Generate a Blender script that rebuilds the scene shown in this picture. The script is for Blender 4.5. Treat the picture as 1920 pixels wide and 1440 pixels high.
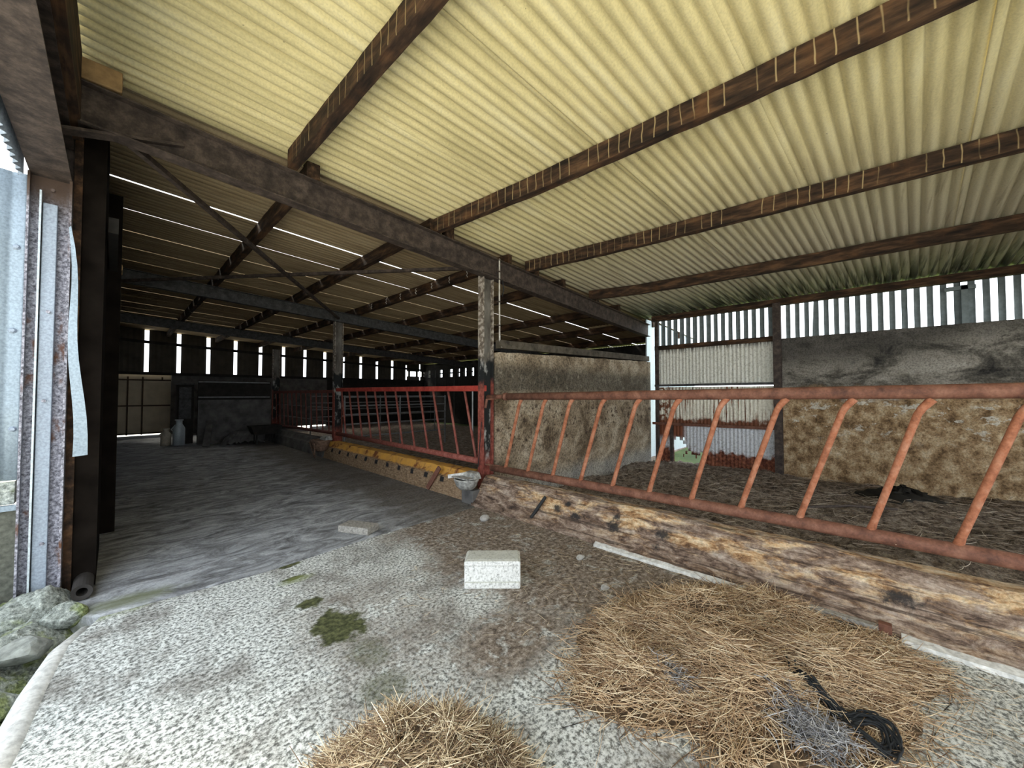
import bpy, bmesh, math, random
import numpy as np
from mathutils import Vector, Matrix
random.seed(7); rng = np.random.default_rng(11)
S = bpy.context.scene
for o in list(bpy.data.objects): bpy.data.objects.remove(o)
C = S.collection
# ---------------------------------------------------------------- camera, sky, exposure
cam = bpy.data.cameras.new('camera'); cam.sensor_width = 36; cam.lens = 710 / 1920 * 36
cam.clip_start = .02; cam.clip_end = 400
co = bpy.data.objects.new('camera', cam); C.objects.link(co)
TH, PT = math.radians(46.4), math.radians(1.5)
fw = Vector((math.sin(TH) * math.cos(PT), math.cos(TH) * math.cos(PT), math.sin(PT)))
co.location = (0, 0, 1.5); co.rotation_euler = fw.to_track_quat('-Z', 'Y').to_euler()
S.camera = co
W = bpy.data.worlds.new('overcast_sky'); S.world = W; W.use_nodes = True
bg = W.node_tree.nodes['Background']; bg.inputs[0].default_value = (.86, .93, 1, 1); bg.inputs[1].default_value = 1.0
sun = bpy.data.lights.new('hazy_sun', 'SUN'); sun.energy = 4.0; sun.angle = math.radians(25); sun.color = (1, .93, .78)
so = bpy.data.objects.new('hazy_sun', sun); C.objects.link(so)
so.rotation_euler = Vector((.25, -1, -1.15)).to_track_quat('-Z', 'Y').to_euler()
S.view_settings.view_transform = 'Standard'; S.view_settings.look = 'None'
S.view_settings.gamma = 1; S.view_settings.use_curve_mapping = False
S.view_settings.exposure = 1.95
S.cycles.max_bounces = 10; S.cycles.diffuse_bounces = 8
# ---------------------------------------------------------------- material helpers
class Mat:
    def __init__(s, name):
        s.m = bpy.data.materials.new(name); s.m.use_nodes = True
        s.t = s.m.node_tree; s.n = s.t.nodes; s.l = s.t.links
        s.b = s.n['Principled BSDF']
        s.geo = s.n.new('ShaderNodeNewGeometry'); s.pos = s.geo.outputs['Position']
        sp = s.n.new('ShaderNodeSeparateXYZ'); s.l.new(s.pos, sp.inputs[0]); s.x, s.y, s.z = sp.outputs
    def put(s, sock, v):
        if isinstance(v, bpy.types.NodeSocket): s.l.new(v, sock)
        else:
            if isinstance(v, (tuple, list)) and len(v) == 3 and sock.type == 'RGBA': v = (*v, 1)
            sock.default_value = v
    def vec(s, st=(1, 1, 1), base=None):
        n = s.n.new('ShaderNodeMapping'); s.l.new(base or s.pos, n.inputs[0]); n.inputs['Scale'].default_value = st
        return n.outputs[0]
    def noise(s, scale, detail=5, st=None, rough=.6, dist=0):
        n = s.n.new('ShaderNodeTexNoise'); s.l.new(s.vec(st) if st else s.pos, n.inputs['Vector'])
        n.inputs['Scale'].default_value = scale; n.inputs['Detail'].default_value = detail
        n.inputs['Roughness'].default_value = rough; n.inputs['Distortion'].default_value = dist
        return n.outputs[0]
    def ramp(s, f, stops):
        n = s.n.new('ShaderNodeValToRGB'); s.put(n.inputs[0], f); e = n.color_ramp.elements
        while len(e) < len(stops): e.new(.5)
        for k, (p, c) in zip(e, stops):
            k.position = p; k.color = (c, c, c, 1) if isinstance(c, (int, float)) else (*c, 1)
        return n.outputs[0]
    def mix(s, f, a, b):
        n = s.n.new('ShaderNodeMix'); n.data_type = 'RGBA'
        s.put(n.inputs[0], f); s.put(n.inputs[6], a); s.put(n.inputs[7], b); return n.outputs[2]
    def mul(s, f, a, b):
        n = s.n.new('ShaderNodeMix'); n.data_type = 'RGBA'; n.blend_type = 'MULTIPLY'
        s.put(n.inputs[0], f); s.put(n.inputs[6], a); s.put(n.inputs[7], b); return n.outputs[2]
    def op(s, o, a, b=0, c=0, clamp=False):
        n = s.n.new('ShaderNodeMath'); n.operation = o; n.use_clamp = clamp
        s.put(n.inputs[0], a); s.put(n.inputs[1], b); s.put(n.inputs[2], c); return n.outputs[0]
    def step(s, v, a, b, inv=False):
        n = s.n.new('ShaderNodeMapRange'); n.interpolation_type = 'SMOOTHSTEP'; s.put(n.inputs[0], v)
        n.inputs[1].default_value = a; n.inputs[2].default_value = b
        n.inputs[3].default_value = 1. if inv else 0.; n.inputs[4].default_value = 0. if inv else 1.
        return n.outputs[0]
    def blob(s, cx, cy, rx, ry, soft=.5, wob=.35, scale=9):
        dx = s.op('DIVIDE', s.op('SUBTRACT', s.x, cx), rx); dy = s.op('DIVIDE', s.op('SUBTRACT', s.y, cy), ry)
        d = s.op('SQRT', s.op('ADD', s.op('MULTIPLY', dx, dx), s.op('MULTIPLY', dy, dy)))
        d = s.op('ADD', d, s.op('MULTIPLY', s.op('SUBTRACT', s.noise(scale, 4), .5), wob * 2))
        return s.step(d, 1 - soft, 1 + soft, True)
    def mx(s, *a):
        r = a[0]
        for q in a[1:]: r = s.op('MAXIMUM', r, q)
        return r
    def bump(s, h, strength=.5, dist=.01):
        n = s.n.new('ShaderNodeBump'); s.put(n.inputs['Height'], h); n.inputs['Strength'].default_value = strength
        n.inputs['Distance'].default_value = dist; s.l.new(n.outputs[0], s.b.inputs['Normal']); return s
    def out(s, col, rough=.85, metal=0., spec=.3):
        s.put(s.b.inputs['Base Color'], col); s.put(s.b.inputs['Roughness'], rough)
        s.put(s.b.inputs['Metallic'], metal); s.b.inputs['Specular IOR Level'].default_value = spec
        return s
# ---------------------------------------------------------------- materials
def m_front_slab():
    s = Mat('aggregate_concrete')
    fine = s.noise(46, 5, rough=.75); big = s.noise(2.2, 5); mid = s.noise(9, 5)
    agg = s.ramp(fine, [(.4, (.1, .105, .1)), (.48, (.4, .42, .4)), (.54, (.72, .74, .72)), (.66, (.84, .86, .84))])
    dull = s.ramp(fine, [(.38, (.07, .068, .06)), (.52, (.28, .275, .255)), (.64, (.52, .51, .49))])
    c = s.mix(s.step(s.op('ADD', big, s.op('MULTIPLY', mid, .35)), .62, .86), agg, dull)
    # greyer middle of the slab, and trodden muck towards the kerb
    muckcol = s.ramp(s.noise(24, 8, rough=.8), [(.38, (.05, .038, .028)), (.5, (.2, .16, .125)), (.6, (.42, .37, .32)), (.68, (.6, .56, .5))])
    edge = s.op('ADD', s.x, s.op('MULTIPLY', s.op('SUBTRACT', s.noise(1.7, 6), .5), 1.3))
    edge = s.op('SUBTRACT', edge, s.op('MULTIPLY', s.y, .06))
    muck = s.step(edge, 1.55, 2.1)
    muck = s.op('MULTIPLY', muck, s.step(s.y, .35, .8))
    muck = s.mx(muck, s.blob(1.75, 1.62, .45, .3), s.blob(2.6, .75, 1.0, .75), s.op('MULTIPLY', s.blob(1.25, 2.35, .45, .8), .45))
    hole = s.step(s.noise(5, 9, rough=.75, dist=.5), .53, .62)
    muck = s.op('SUBTRACT', muck, s.op('MULTIPLY', hole, .7), clamp=True)
    c = s.mix(muck, c, muckcol)
    pale = s.mx(s.blob(1.75, 1.05, .4, .3, wob=.5), s.blob(2.62, -.12, .3, .22, wob=.5), s.blob(3.0, -.42, .25, .2, wob=.4))
    c = s.mix(s.op('MULTIPLY', pale, .8), c, agg)
    moss = s.mx(s.blob(1.09, 3.72, .09, .035, .3, .9, 14), s.blob(1.03, 3.44, .08, .035, .3, .9, 14), s.blob(1.0, 2.95, .08, .07, .25, .9, 13),
                s.blob(1.03, 2.53, .15, .2, .22, 1.1, 11), s.op('MULTIPLY', s.blob(1.05, 2.15, .1, .14, .4), .5), s.op('MULTIPLY', s.blob(.98, 1.83, .12, .12, .5), .6))
    c = s.mix(moss, c, s.ramp(s.noise(30, 4), [(.4, (.035, .04, .015)), (.65, (.13, .14, .06))]))
    grn = s.mx(s.op('MULTIPLY', s.blob(.05, 3.85, .25, .1, .6, .9), .7), s.op('MULTIPLY', s.blob(1.05, 3.4, .12, .05), .6))
    c = s.mix(grn, c, (.2, .24, .07))
    s.bump(s.op('ADD', fine, s.op('MULTIPLY', mid, .6)), .5, .01)
    return s.out(c, .92).m
def m_passage():
    s = Mat('smooth_passage_concrete')
    st = s.noise(2.6, 9, st=(.8, 1.7, 1), rough=.74, dist=1.4); fine = s.noise(50, 4, rough=.7)
    c = s.ramp(st, [(.36, (.1, .1, .105)), (.48, (.27, .28, .295)), (.56, (.42, .44, .465)), (.66, (.62, .64, .67))])
    c = s.mul(.6, c, s.ramp(fine, [(.35, .55), (.62, 1.)]))
    muck = s.step(s.op('ADD', s.x, s.op('MULTIPLY', s.op('SUBTRACT', s.noise(2, 6), .5), 1.6)), 2.0, 2.9)
    c = s.mix(s.op('MULTIPLY', muck, .8), c, s.ramp(s.noise(30, 6), [(.35, (.04, .032, .024)), (.7, (.2, .18, .15))]))
    c = s.mix(s.op('MULTIPLY', s.blob(.1, 3.95, .26, .1, .6, .9), .6), c, (.16, .18, .08))
    s.bump(st, .35, .01); return s.out(c, .85).m
def m_roof():
    s = Mat('cream_roof_sheet')
    n = s.noise(3.0, 6, st=(.35, 3, 1)); fine = s.noise(70, 3); blot = s.noise(22, 3)
    c = s.ramp(n, [(.28, (.62, .54, .28)), (.5, (.8, .7, .38)), (.72, (.86, .78, .48))])
    c = s.mix(s.op('MULTIPLY', s.step(s.x, 3.0, 7.0), .75), c, (.48, .45, .37))  # weaker daylight on the right painted in: greyer, darker sheet colour
    c = s.mul(.35, c, s.ramp(fine, [(.3, .55), (.6, 1.)]))
    c = s.mix(s.op('MULTIPLY', s.step(blot, .72, .78), .7), c, (.05, .035, .02))
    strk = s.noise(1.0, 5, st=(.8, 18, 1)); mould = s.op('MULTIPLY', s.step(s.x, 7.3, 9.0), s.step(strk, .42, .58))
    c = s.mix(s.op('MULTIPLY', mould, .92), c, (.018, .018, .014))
    brn = s.op('MULTIPLY', s.step(s.x, 2.9, 6), s.step(strk, .56, .68))
    c = s.mix(s.op('MULTIPLY', brn, .35), c, (.14, .09, .05))
    s.bump(fine, .15, .004); return s.out(c, .8).m
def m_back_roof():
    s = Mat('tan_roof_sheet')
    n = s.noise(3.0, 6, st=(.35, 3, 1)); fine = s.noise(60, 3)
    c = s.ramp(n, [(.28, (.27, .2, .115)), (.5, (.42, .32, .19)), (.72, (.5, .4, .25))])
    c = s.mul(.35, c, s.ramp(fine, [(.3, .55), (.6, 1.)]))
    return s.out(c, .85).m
def m_timber(name='dark_streaked_timber', drips=True):
    s = Mat(name)
    g = s.noise(6, 7, st=(3, .5, 3)); b = s.noise(3.5, 5)
    c = s.ramp(g, [(.34, (.012, .008, .006)), (.5, (.04, .023, .014)), (.68, (.12, .066, .034))])
    c = s.mix(s.op('MULTIPLY', s.step(b, .5, .75), .6), c, (.12, .055, .022))
    if drips:
        w = s.op('ABSOLUTE', s.op('SUBTRACT', s.op('FRACT', s.op('DIVIDE', s.op('ADD', s.y, s.op('MULTIPLY', s.noise(4, 2), .05)), .1)), .5))
        nz = s.n.new('ShaderNodeSeparateXYZ'); s.l.new(s.geo.outputs['Normal'], nz.inputs[0])
        w = s.op('ADD', w, s.step(nz.outputs[2], -.3, -.6))
        d = s.op('MULTIPLY', s.step(w, .0, .07, True), s.step(s.noise(2.3, 4, st=(1, 2, .3)), .42, .55))
        c = s.mix(s.op('MULTIPLY', d, .75), c, (.5, .38, .2))
    s.bump(g, .6, .006); return s.out(c, .9).m
def m_rust(name, cols, scale=14, metal=.0, rough=.72, flake=None):
    s = Mat(name); n = s.noise(scale, 7, rough=.68); f = s.noise(60, 4)
    c = s.ramp(n, list(zip((.3, .48, .68), cols))); c = s.mul(.45, c, s.ramp(f, [(.35, .5), (.6, 1.)]))
    if flake: c = s.mix(s.step(s.noise(34, 3), *flake[0]), c, flake[1])
    s.bump(s.op('ADD', n, s.op('MULTIPLY', f, .5)), .4, .004); return s.out(c, rough, metal).m
def m_column():
    s = Mat('stanchion_paint'); n = s.noise(18, 6); n2 = s.noise(7, 6, st=(1, 1, .5))
    rust = s.ramp(n, [(.3, (.05, .035, .028)), (.48, (.2, .165, .13)), (.6, (.5, .45, .39)), (.75, (.2, .1, .06))])
    black = s.ramp(n2, [(.55, (.015, .017, .017)), (.64, (.4, .4, .38))])
    red = s.ramp(n, [(.3, (.12, .03, .022)), (.55, (.27, .07, .05)), (.75, (.36, .16, .12))])
    zz = s.op('ADD', s.z, s.op('MULTIPLY', s.op('SUBTRACT', n2, .5), .5))
    c = s.mix(s.step(zz, 1.95, 2.1, True), rust, black)
    return s, c, red, zz
def m_col_web():
    s, c, red, zz = m_column(); c = s.mix(s.step(zz, 1.95, 2.1), c, s.ramp(s.noise(9, 6, st=(1, 1, .3)), [(.35, (.07, .06, .05)), (.65, (.2, .185, .16))])); return s.out(s.mix(s.step(zz, .5, .75, True), c, red), .8).m
def m_col_flange():
    s, c, red, zz = m_column(); return s.out(s.mix(s.step(zz, 1.55, 1.7, True), c, red), .75).m
def m_wallright():
    s = Mat('stained_mass_concrete')
    n = s.noise(1.5, 8, st=(1, 1, 1.9), dist=.45, rough=.68); f = s.noise(42, 6, rough=.75); m = s.noise(6, 8, rough=.7)
    up = s.ramp(n, [(.36, (.03, .028, .026)), (.46, (.13, .12, .1)), (.55, (.3, .275, .235)), (.66, (.42, .39, .34))])
    tip = s.op('ADD', s.z, s.op('MULTIPLY', s.op('SUBTRACT', n, .5), 1.6)); tip = s.op('SUBTRACT', tip, s.op('MULTIPLY', s.step(s.y, .2, -1.6), .35))
    up = s.mix(s.op('MULTIPLY', s.step(tip, 2.0, 2.4), .75), up, (.05, .046, .042))
    lo = s.ramp(m, [(.36, (.14, .085, .04)), (.48, (.36, .235, .125)), (.58, (.55, .41, .25)), (.66, (.66, .54, .38))])
    zz = s.op('ADD', s.z, s.op('MULTIPLY', s.op('SUBTRACT', n, .5), 1.0))
    c = s.mix(s.step(zz, 1.4, 1.65), lo, up)
    fl = s.op('MULTIPLY', s.step(s.noise(4.2, 7, st=(1, 1, 1.8), rough=.7), .57, .6), s.op('MULTIPLY', s.step(s.z, .55, 1.), s.step(s.z, 1.7, 1.45)))
    c = s.mix(s.op('MULTIPLY', fl, .9), c, (.68, .64, .55)); c = s.mul(.75, c, s.ramp(f, [(.38, .3), (.56, 1.)]))
    s.bump(s.op('ADD', m, s.op('MULTIPLY', f, .5)), .5, .02); return s.out(c, .92).m
def m_partition():
    s = Mat('splashed_render')
    n = s.noise(2.2, 6, dist=.4); f = s.noise(38, 5, rough=.7); m = s.noise(11, 5)
    c = s.ramp(n, [(.36, (.16, .115, .07)), (.5, (.36, .28, .19)), (.64, (.56, .47, .35))])
    dark = s.op('MULTIPLY', s.step(s.z, 1.45, 1.6), s.step(s.z, 2.1, 1.8))
    c = s.mix(s.op('MULTIPLY', dark, .8), c, s.ramp(s.noise(14, 6, st=(1, 1, .5)), [(.4, (.05, .046, .036)), (.58, (.1, .09, .068)), (.72, (.34, .31, .25))]))
    c = s.mix(s.op('MULTIPLY', s.step(m, .52, .66), s.op('MULTIPLY', s.step(s.z, .45, .8), s.step(s.z, 1.5, 1.2))), c, (.085, .055, .035))
    c = s.mix(s.op('MULTIPLY', s.step(s.op('ADD', s.z, s.op('MULTIPLY', n, .3)), .5, .2), .55), c, (.42, .43, .41))
    c = s.mul(.85, c, s.ramp(f, [(.4, .3), (.55, 1.)]))
    s.bump(f, .5, .012); return s.out(c, .93).m
def m_kerb():
    s = Mat('ochre_flaking_kerb')
    g = s.noise(2.2, 9, st=(2, .7, 3), dist=.8, rough=.7); f = s.noise(30, 7, rough=.78); m = s.noise(8, 9, st=(1.5, .6, 2.2), rough=.76, dist=.6)
    ochre = s.ramp(m, [(.36, (.16, .08, .04)), (.45, (.46, .26, .12)), (.53, (.74, .53, .31)), (.62, (.84, .7, .5))])
    brown = s.ramp(m, [(.36, (.06, .04, .03)), (.47, (.22, .15, .11)), (.56, (.42, .32, .25)), (.66, (.58, .49, .41))])
    k = s.op('ADD', s.step(g, .44, .56), s.op('MULTIPLY', s.step(s.z, .24, .06), -.8)); k = s.op('SUBTRACT', k, s.op('MULTIPLY', s.step(s.y, 2.9, 3.5), .45), clamp=True)
    c = s.mix(k, brown, ochre); c = s.mul(.6, c, s.ramp(f, [(.38, .35), (.56, 1.)]))
    lines = s.noise(1., 4, st=(14, .35, 26)); c = s.mix(s.op('MULTIPLY', s.step(lines, .58, .64), .75), c, (.045, .03, .022))
    w1, w2 = s.noise(11, 7, rough=.75), s.noise(5, 4)
    for (py, pz, r) in ((2.62, .2, .05), (2.35, .17, .065), (1.92, .17, .07), (1.9, .25, .045), (1.42, .21, .08), (2.5, .26, .04), (1.45, .1, .04), (-.1, .2, .08)):
        dy = s.op('DIVIDE', s.op('SUBTRACT', s.y, py), r * 1.1); dz = s.op('DIVIDE', s.op('SUBTRACT', s.z, pz), r * .75)
        d = s.op('ADD', s.op('SQRT', s.op('ADD', s.op('MULTIPLY', dy, dy), s.op('MULTIPLY', dz, dz))), s.op('MULTIPLY', s.op('SUBTRACT', w1, .5), 3.6))
        c = s.mix(s.op('MULTIPLY', s.step(d, .3, 1.2, True), .92), c, (.02, .021, .023))
    s.bump(s.op('ADD', m, s.op('MULTIPLY', f, .6)), .8, .018); return s.out(c, .88).m
def m_kerb_back():
    s = Mat('yellow_capped_kerb')
    f = s.noise(24, 6, st=(2, .7, 2), rough=.7); zz = s.op('ADD', s.z, s.op('MULTIPLY', s.op('SUBTRACT', f, .5), .08))
    lo = s.ramp(f, [(.3, (.1, .07, .04)), (.5, (.3, .2, .12)), (.72, (.46, .35, .23))])
    hi = s.ramp(s.noise(5, 5), [(.4, (.72, .38, .07)), (.56, (.62, .33, .08)), (.64, (.22, .08, .03))])
    c = s.mix(s.step(zz, .255, .275), lo, hi)
    w = s.op('ABSOLUTE', s.op('SUBTRACT', s.op('FRACT', s.op('DIVIDE', s.op('ADD', s.y, s.op('MULTIPLY', s.noise(2, 2), .1)), .42)), .5))
    sp = s.op('MULTIPLY', s.step(w, .09, .14, True), s.op('MULTIPLY', s.step(zz, .16, .18), s.step(zz, .26, .24)))
    c = s.mix(sp, c, (.02, .02, .022)); s.bump(f, .7, .012); return s.out(c, .88).m
def m_muck():
    s = Mat('trampled_bedding')
    n = s.noise(9, 8, rough=.75); f = s.noise(48, 5, rough=.75)
    c = s.ramp(n, [(.36, (.07, .05, .037)), (.48, (.3, .23, .175)), (.6, (.56, .47, .38))])
    c = s.mul(.7, c, s.ramp(f, [(.4, .25), (.58, 1.)])); c = s.mix(s.step(f, .63, .68), c, (.5, .45, .37))
    s.bump(s.op('ADD', n, f), .9, .03); return s.out(c, .8).m
def m_plain(name, col, rough=.8, metal=0., var=.35, scale=12, bump=.2, spec=.3):
    s = Mat(name); n = s.noise(scale, 6)
    c = s.mul(1., s.ramp(n, [(.3, 1 - var), (.65, 1.)]), col); s.bump(n, bump, .006); return s.out(c, rough, metal, spec).m
def m_galv(name='galvanised_sheet', tint=(.62, .7, .74)):
    s = Mat(name); n = s.noise(70, 3); b = s.noise(2.5, 5, st=(1, 1, .3))
    c = s.mul(1., s.ramp(n, [(.35, .72), (.62, 1.)]), tint); c = s.mul(.4, c, s.ramp(b, [(.35, .6), (.65, 1.)]))
    return s.out(c, .5, .25).m
def m_post():
    s = Mat('rust_pitted_post'); n = s.noise(45, 5, rough=.7); b = s.noise(6, 6, st=(1, 1, .5))
    c = s.ramp(n, [(.38, (.07, .07, .085)), (.5, (.24, .24, .28)), (.62, (.46, .46, .52))])
    c = s.mix(s.step(b, .56, .66), c, (.13, .06, .035))
    c = s.mix(s.step(s.op('ADD', s.z, s.op('MULTIPLY', b, .5)), 2.95, 3.3), c, (.09, .06, .045))
    s.bump(n, .5, .005); return s.out(c, .7, .15).m
def m_sheet_white():
    s = Mat('whitewashed_sheet'); f = s.noise(30, 5); w = s.noise(2.5, 5, st=(1, 14, .35))
    c = s.ramp(f, [(.36, (.6, .6, .53)), (.5, (.8, .8, .72)), (.7, (.88, .88, .82))])
    c = s.mix(s.op('MULTIPLY', s.step(s.noise(26, 3), .66, .71), .8), c, (.1, .07, .045))
    c = s.mix(s.op('MULTIPLY', s.step(s.z, 2.42, 2.58), s.step(w, .4, .6)), c, (.06, .05, .04))
    c = s.mix(s.op('MULTIPLY', s.step(w, .56, .68), .35), c, (.24, .19, .13)); return s.out(c, .8).m
def m_sheet_rust():
    s = Mat('rust_streaked_sheet'); f = s.noise(30, 5); w = s.noise(2.2, 5, st=(1, 12, .45))
    c = s.ramp(f, [(.36, (.68, .65, .53)), (.55, (.86, .83, .72))])
    c = s.mix(s.step(w, .52, .6), c, s.ramp(s.noise(20, 4), [(.4, (.1, .04, .02)), (.65, (.3, .12, .055))]))
    bot = s.op('ADD', s.z, s.op('MULTIPLY', s.op('SUBTRACT', s.noise(8, 5), .5), .35))
    c = s.mix(s.step(bot, .98, .88), c, (.17, .065, .035))
    c = s.mix(s.op('MULTIPLY', s.step(s.y, 3.35, 3.55), s.step(s.noise(7, 5), .46, .56)), c, (.2, .08, .04)); return s.out(c, .85).m
def m_sheet_low():
    s = Mat('grey_sheet_rusted_foot'); f = s.noise(30, 5)
    c = s.ramp(f, [(.36, (.5, .52, .54)), (.55, (.72, .74, .77))])
    c = s.mix(s.op('MULTIPLY', s.step(s.noise(24, 3), .64, .7), .7), c, (.14, .08, .05))
    bot = s.op('ADD', s.z, s.op('MULTIPLY', s.op('SUBTRACT', s.noise(6, 5), .5), .5))
    c = s.mix(s.step(bot, .26, .16), c, s.ramp(s.noise(18, 4), [(.4, (.1, .03, .018)), (.65, (.3, .11, .06))]))
    c = s.mix(s.op('MULTIPLY', s.step(s.y, 3.1, 3.25), s.step(s.z, .35, .55)), c, (.2, .07, .035)); return s.out(c, .85).m
def m_block():
    s = Mat('pale_cast_block'); f = s.noise(60, 4, rough=.7); g = s.noise(9, 4)
    c = s.ramp(f, [(.34, (.3, .3, .28)), (.46, (.62, .62, .59)), (.6, (.76, .76, .73))])
    nz = s.n.new('ShaderNodeSeparateXYZ'); s.l.new(s.geo.outputs['Normal'], nz.inputs[0])
    c = s.mix(s.op('MULTIPLY', s.step(nz.outputs[2], .6, .9), .5), c, (.36, .37, .3))
    s.bump(f, .5, .006); return s.out(c, .9).m
def m_straw(name, cols):
    s = Mat(name); c = s.ramp(s.geo.outputs['Random Per Island'], cols); return s.out(c, .6, spec=.35).m
def m_grass():
    s = Mat('meadow_grass'); n = s.noise(1.2, 6); f = s.noise(25, 4)
    c = s.ramp(n, [(.3, (.035, .06, .014)), (.65, (.09, .13, .035))]); c = s.mul(.5, c, s.ramp(f, [(.3, .5), (.6, 1.)])); return s.out(c, .9).m
def m_rubble():
    s = Mat('mossy_rubble'); f = s.noise(40, 5, rough=.7); g = s.noise(4, 5)
    c = s.ramp(f, [(.33, (.09, .1, .085)), (.52, (.33, .36, .33)), (.68, (.62, .65, .6))])
    c = s.mix(s.op('MULTIPLY', s.step(g, .5, .62), .8), c, s.ramp(f, [(.35, (.06, .09, .015)), (.65, (.36, .42, .12))]))
    s.bump(f, .8, .02); return s.out(c, .92).m
front_slab, passage_mat, roof_mat, back_roof = m_front_slab(), m_passage(), m_roof(), m_back_roof()
timber, timber2 = m_timber(), m_timber('dark_timber', False)
dark_steel = m_rust('dark_brown_steel', [(.022, .017, .015), (.06, .045, .038), (.125, .095, .078)], 10)
far_steel = m_rust('soot_grey_steel', [(.03, .03, .032), (.07, .07, .072), (.12, .12, .12)], 10)
rail_mat = m_rust('brown_rust_pipe', [(.075, .034, .024), (.175, .075, .048), (.27, .13, .085)], 9, flake=((.72, .76), (.6, .42, .3)))
bar_mat = m_rust('orange_rust_bar', [(.19, .07, .035), (.37, .135, .068), (.48, .23, .14)], 12)
red_mat = m_rust('faded_red_paint', [(.2, .03, .022), (.42, .05, .035), (.5, .1, .07)], 9)
redbar_mat = m_rust('dull_red_bar', [(.14, .04, .03), (.28, .08, .06), (.36, .14, .11)], 12)
dim_red = m_rust('dark_red_bar', [(.08, .022, .018), (.16, .045, .035), (.22, .08, .06)], 12)
col_web, col_flange = m_col_web(), m_col_flange()
wall_mat, part_mat, kerb_mat, kerb_back, muck_mat = m_wallright(), m_partition(), m_kerb(), m_kerb_back(), m_muck()
sheet_white, sheet_rust, sheet_low = m_sheet_white(), m_sheet_rust(), m_sheet_low()
vent_mat = m_plain('grey_vent_sheet', (.2, .24, .25), .7, .1)
galv, galv_dim, post_mat = m_galv(), m_galv('weathered_angle', (.36, .42, .5)), m_post()
block_mat, grass_mat, rubble_mat = m_block(), m_grass(), m_rubble()
brick_mat = m_plain('grey_concrete_brick', (.42, .4, .36), .9, 0, .6, 40, .5)
dark_wall = m_plain('dark_wall_sheet', (.032, .029, .026), .9, 0, .5, 6)
shade_wall = m_plain('shaded_left_wall', (.014, .011, .009), .95, 0, .6, 5, .2, .03)  # deep shade behind the post put into this near-black wall colour
galv_blue = m_galv('blue_grey_sheet', (.3, .37, .43))
far_board = m_plain('brown_far_sheet', (.09, .08, .065), .9, 0, .4, 3)
cross_mat = m_plain('grey_block_render', (.16, .155, .15), .92, 0, .6, 4, .5)
white_panel = m_plain('cream_door_sheet', (.6, .52, .38), .8, 0, .25, 3)
door_frame_mat = m_plain('brown_door_frame', (.09, .06, .04), .8)
white_paint = m_plain('white_lime_strip', (.78, .78, .75), .9, 0, .45, 30, .5)
enamel = m_plain('chipped_grey_enamel', (.5, .5, .47), .55, .1, .75, 22, .4)
rusty_bowl = m_plain('rusty_bowl_iron', (.27, .17, .12), .8, .1, .7, 20, .5)
black_rubber = m_plain('black_rubber', (.018, .019, .02), .6, 0, .4, 30)
twine_black = m_plain('black_twine', (.02, .022, .024), .8)
twine_grey = m_straw('grey_net_twine', [(0, (.1, .1, .105)), (.5, (.3, .29, .29)), (1, (.58, .57, .56))])
straw_mat = m_straw('loose_straw', [(0, (.12, .068, .038)), (.25, (.36, .225, .125)), (.6, (.66, .47, .28)), (1, (.93, .79, .56))])
straw_old = m_straw('weathered_straw', [(0, (.09, .055, .035)), (.3, (.26, .17, .1)), (.65, (.58, .45, .28)), (1, (.9, .79, .58))])
straw_base = m_plain('matted_straw', (.16, .105, .06), .95, 0, .75, 30, .8)
base_block = m_plain('damp_green_block', (.13, .135, .11), .92, 0, .6, 30, .6)
dark_heap = m_plain('wet_black_muck', (.02, .017, .013), .7, 0, .5, 14, .8)
pale_stone = m_plain('pale_stone', (.5, .49, .46), .9, 0, .45, 25, .6)
stone_mat = m_plain('lichen_stone', (.36, .38, .35), .9, 0, .6, 18, .8)
conduit_mat = m_rust('flaked_white_conduit', [(.2, .15, .11), (.55, .52, .47), (.72, .7, .66)], 8)
gate_grey = m_plain('dull_galvanised_tube', (.3, .31, .32), .6, .3)
yard_mat = m_plain('pale_yard_concrete', (.6, .58, .52), .92, 0, .3, 2)
offcut_mat = m_plain('red_brown_offcut', (.22, .1, .07), .85, 0, .4, 14)
wood_pack = m_plain('bare_timber_packer', (.42, .27, .13), .85, 0, .5, 10)
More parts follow.
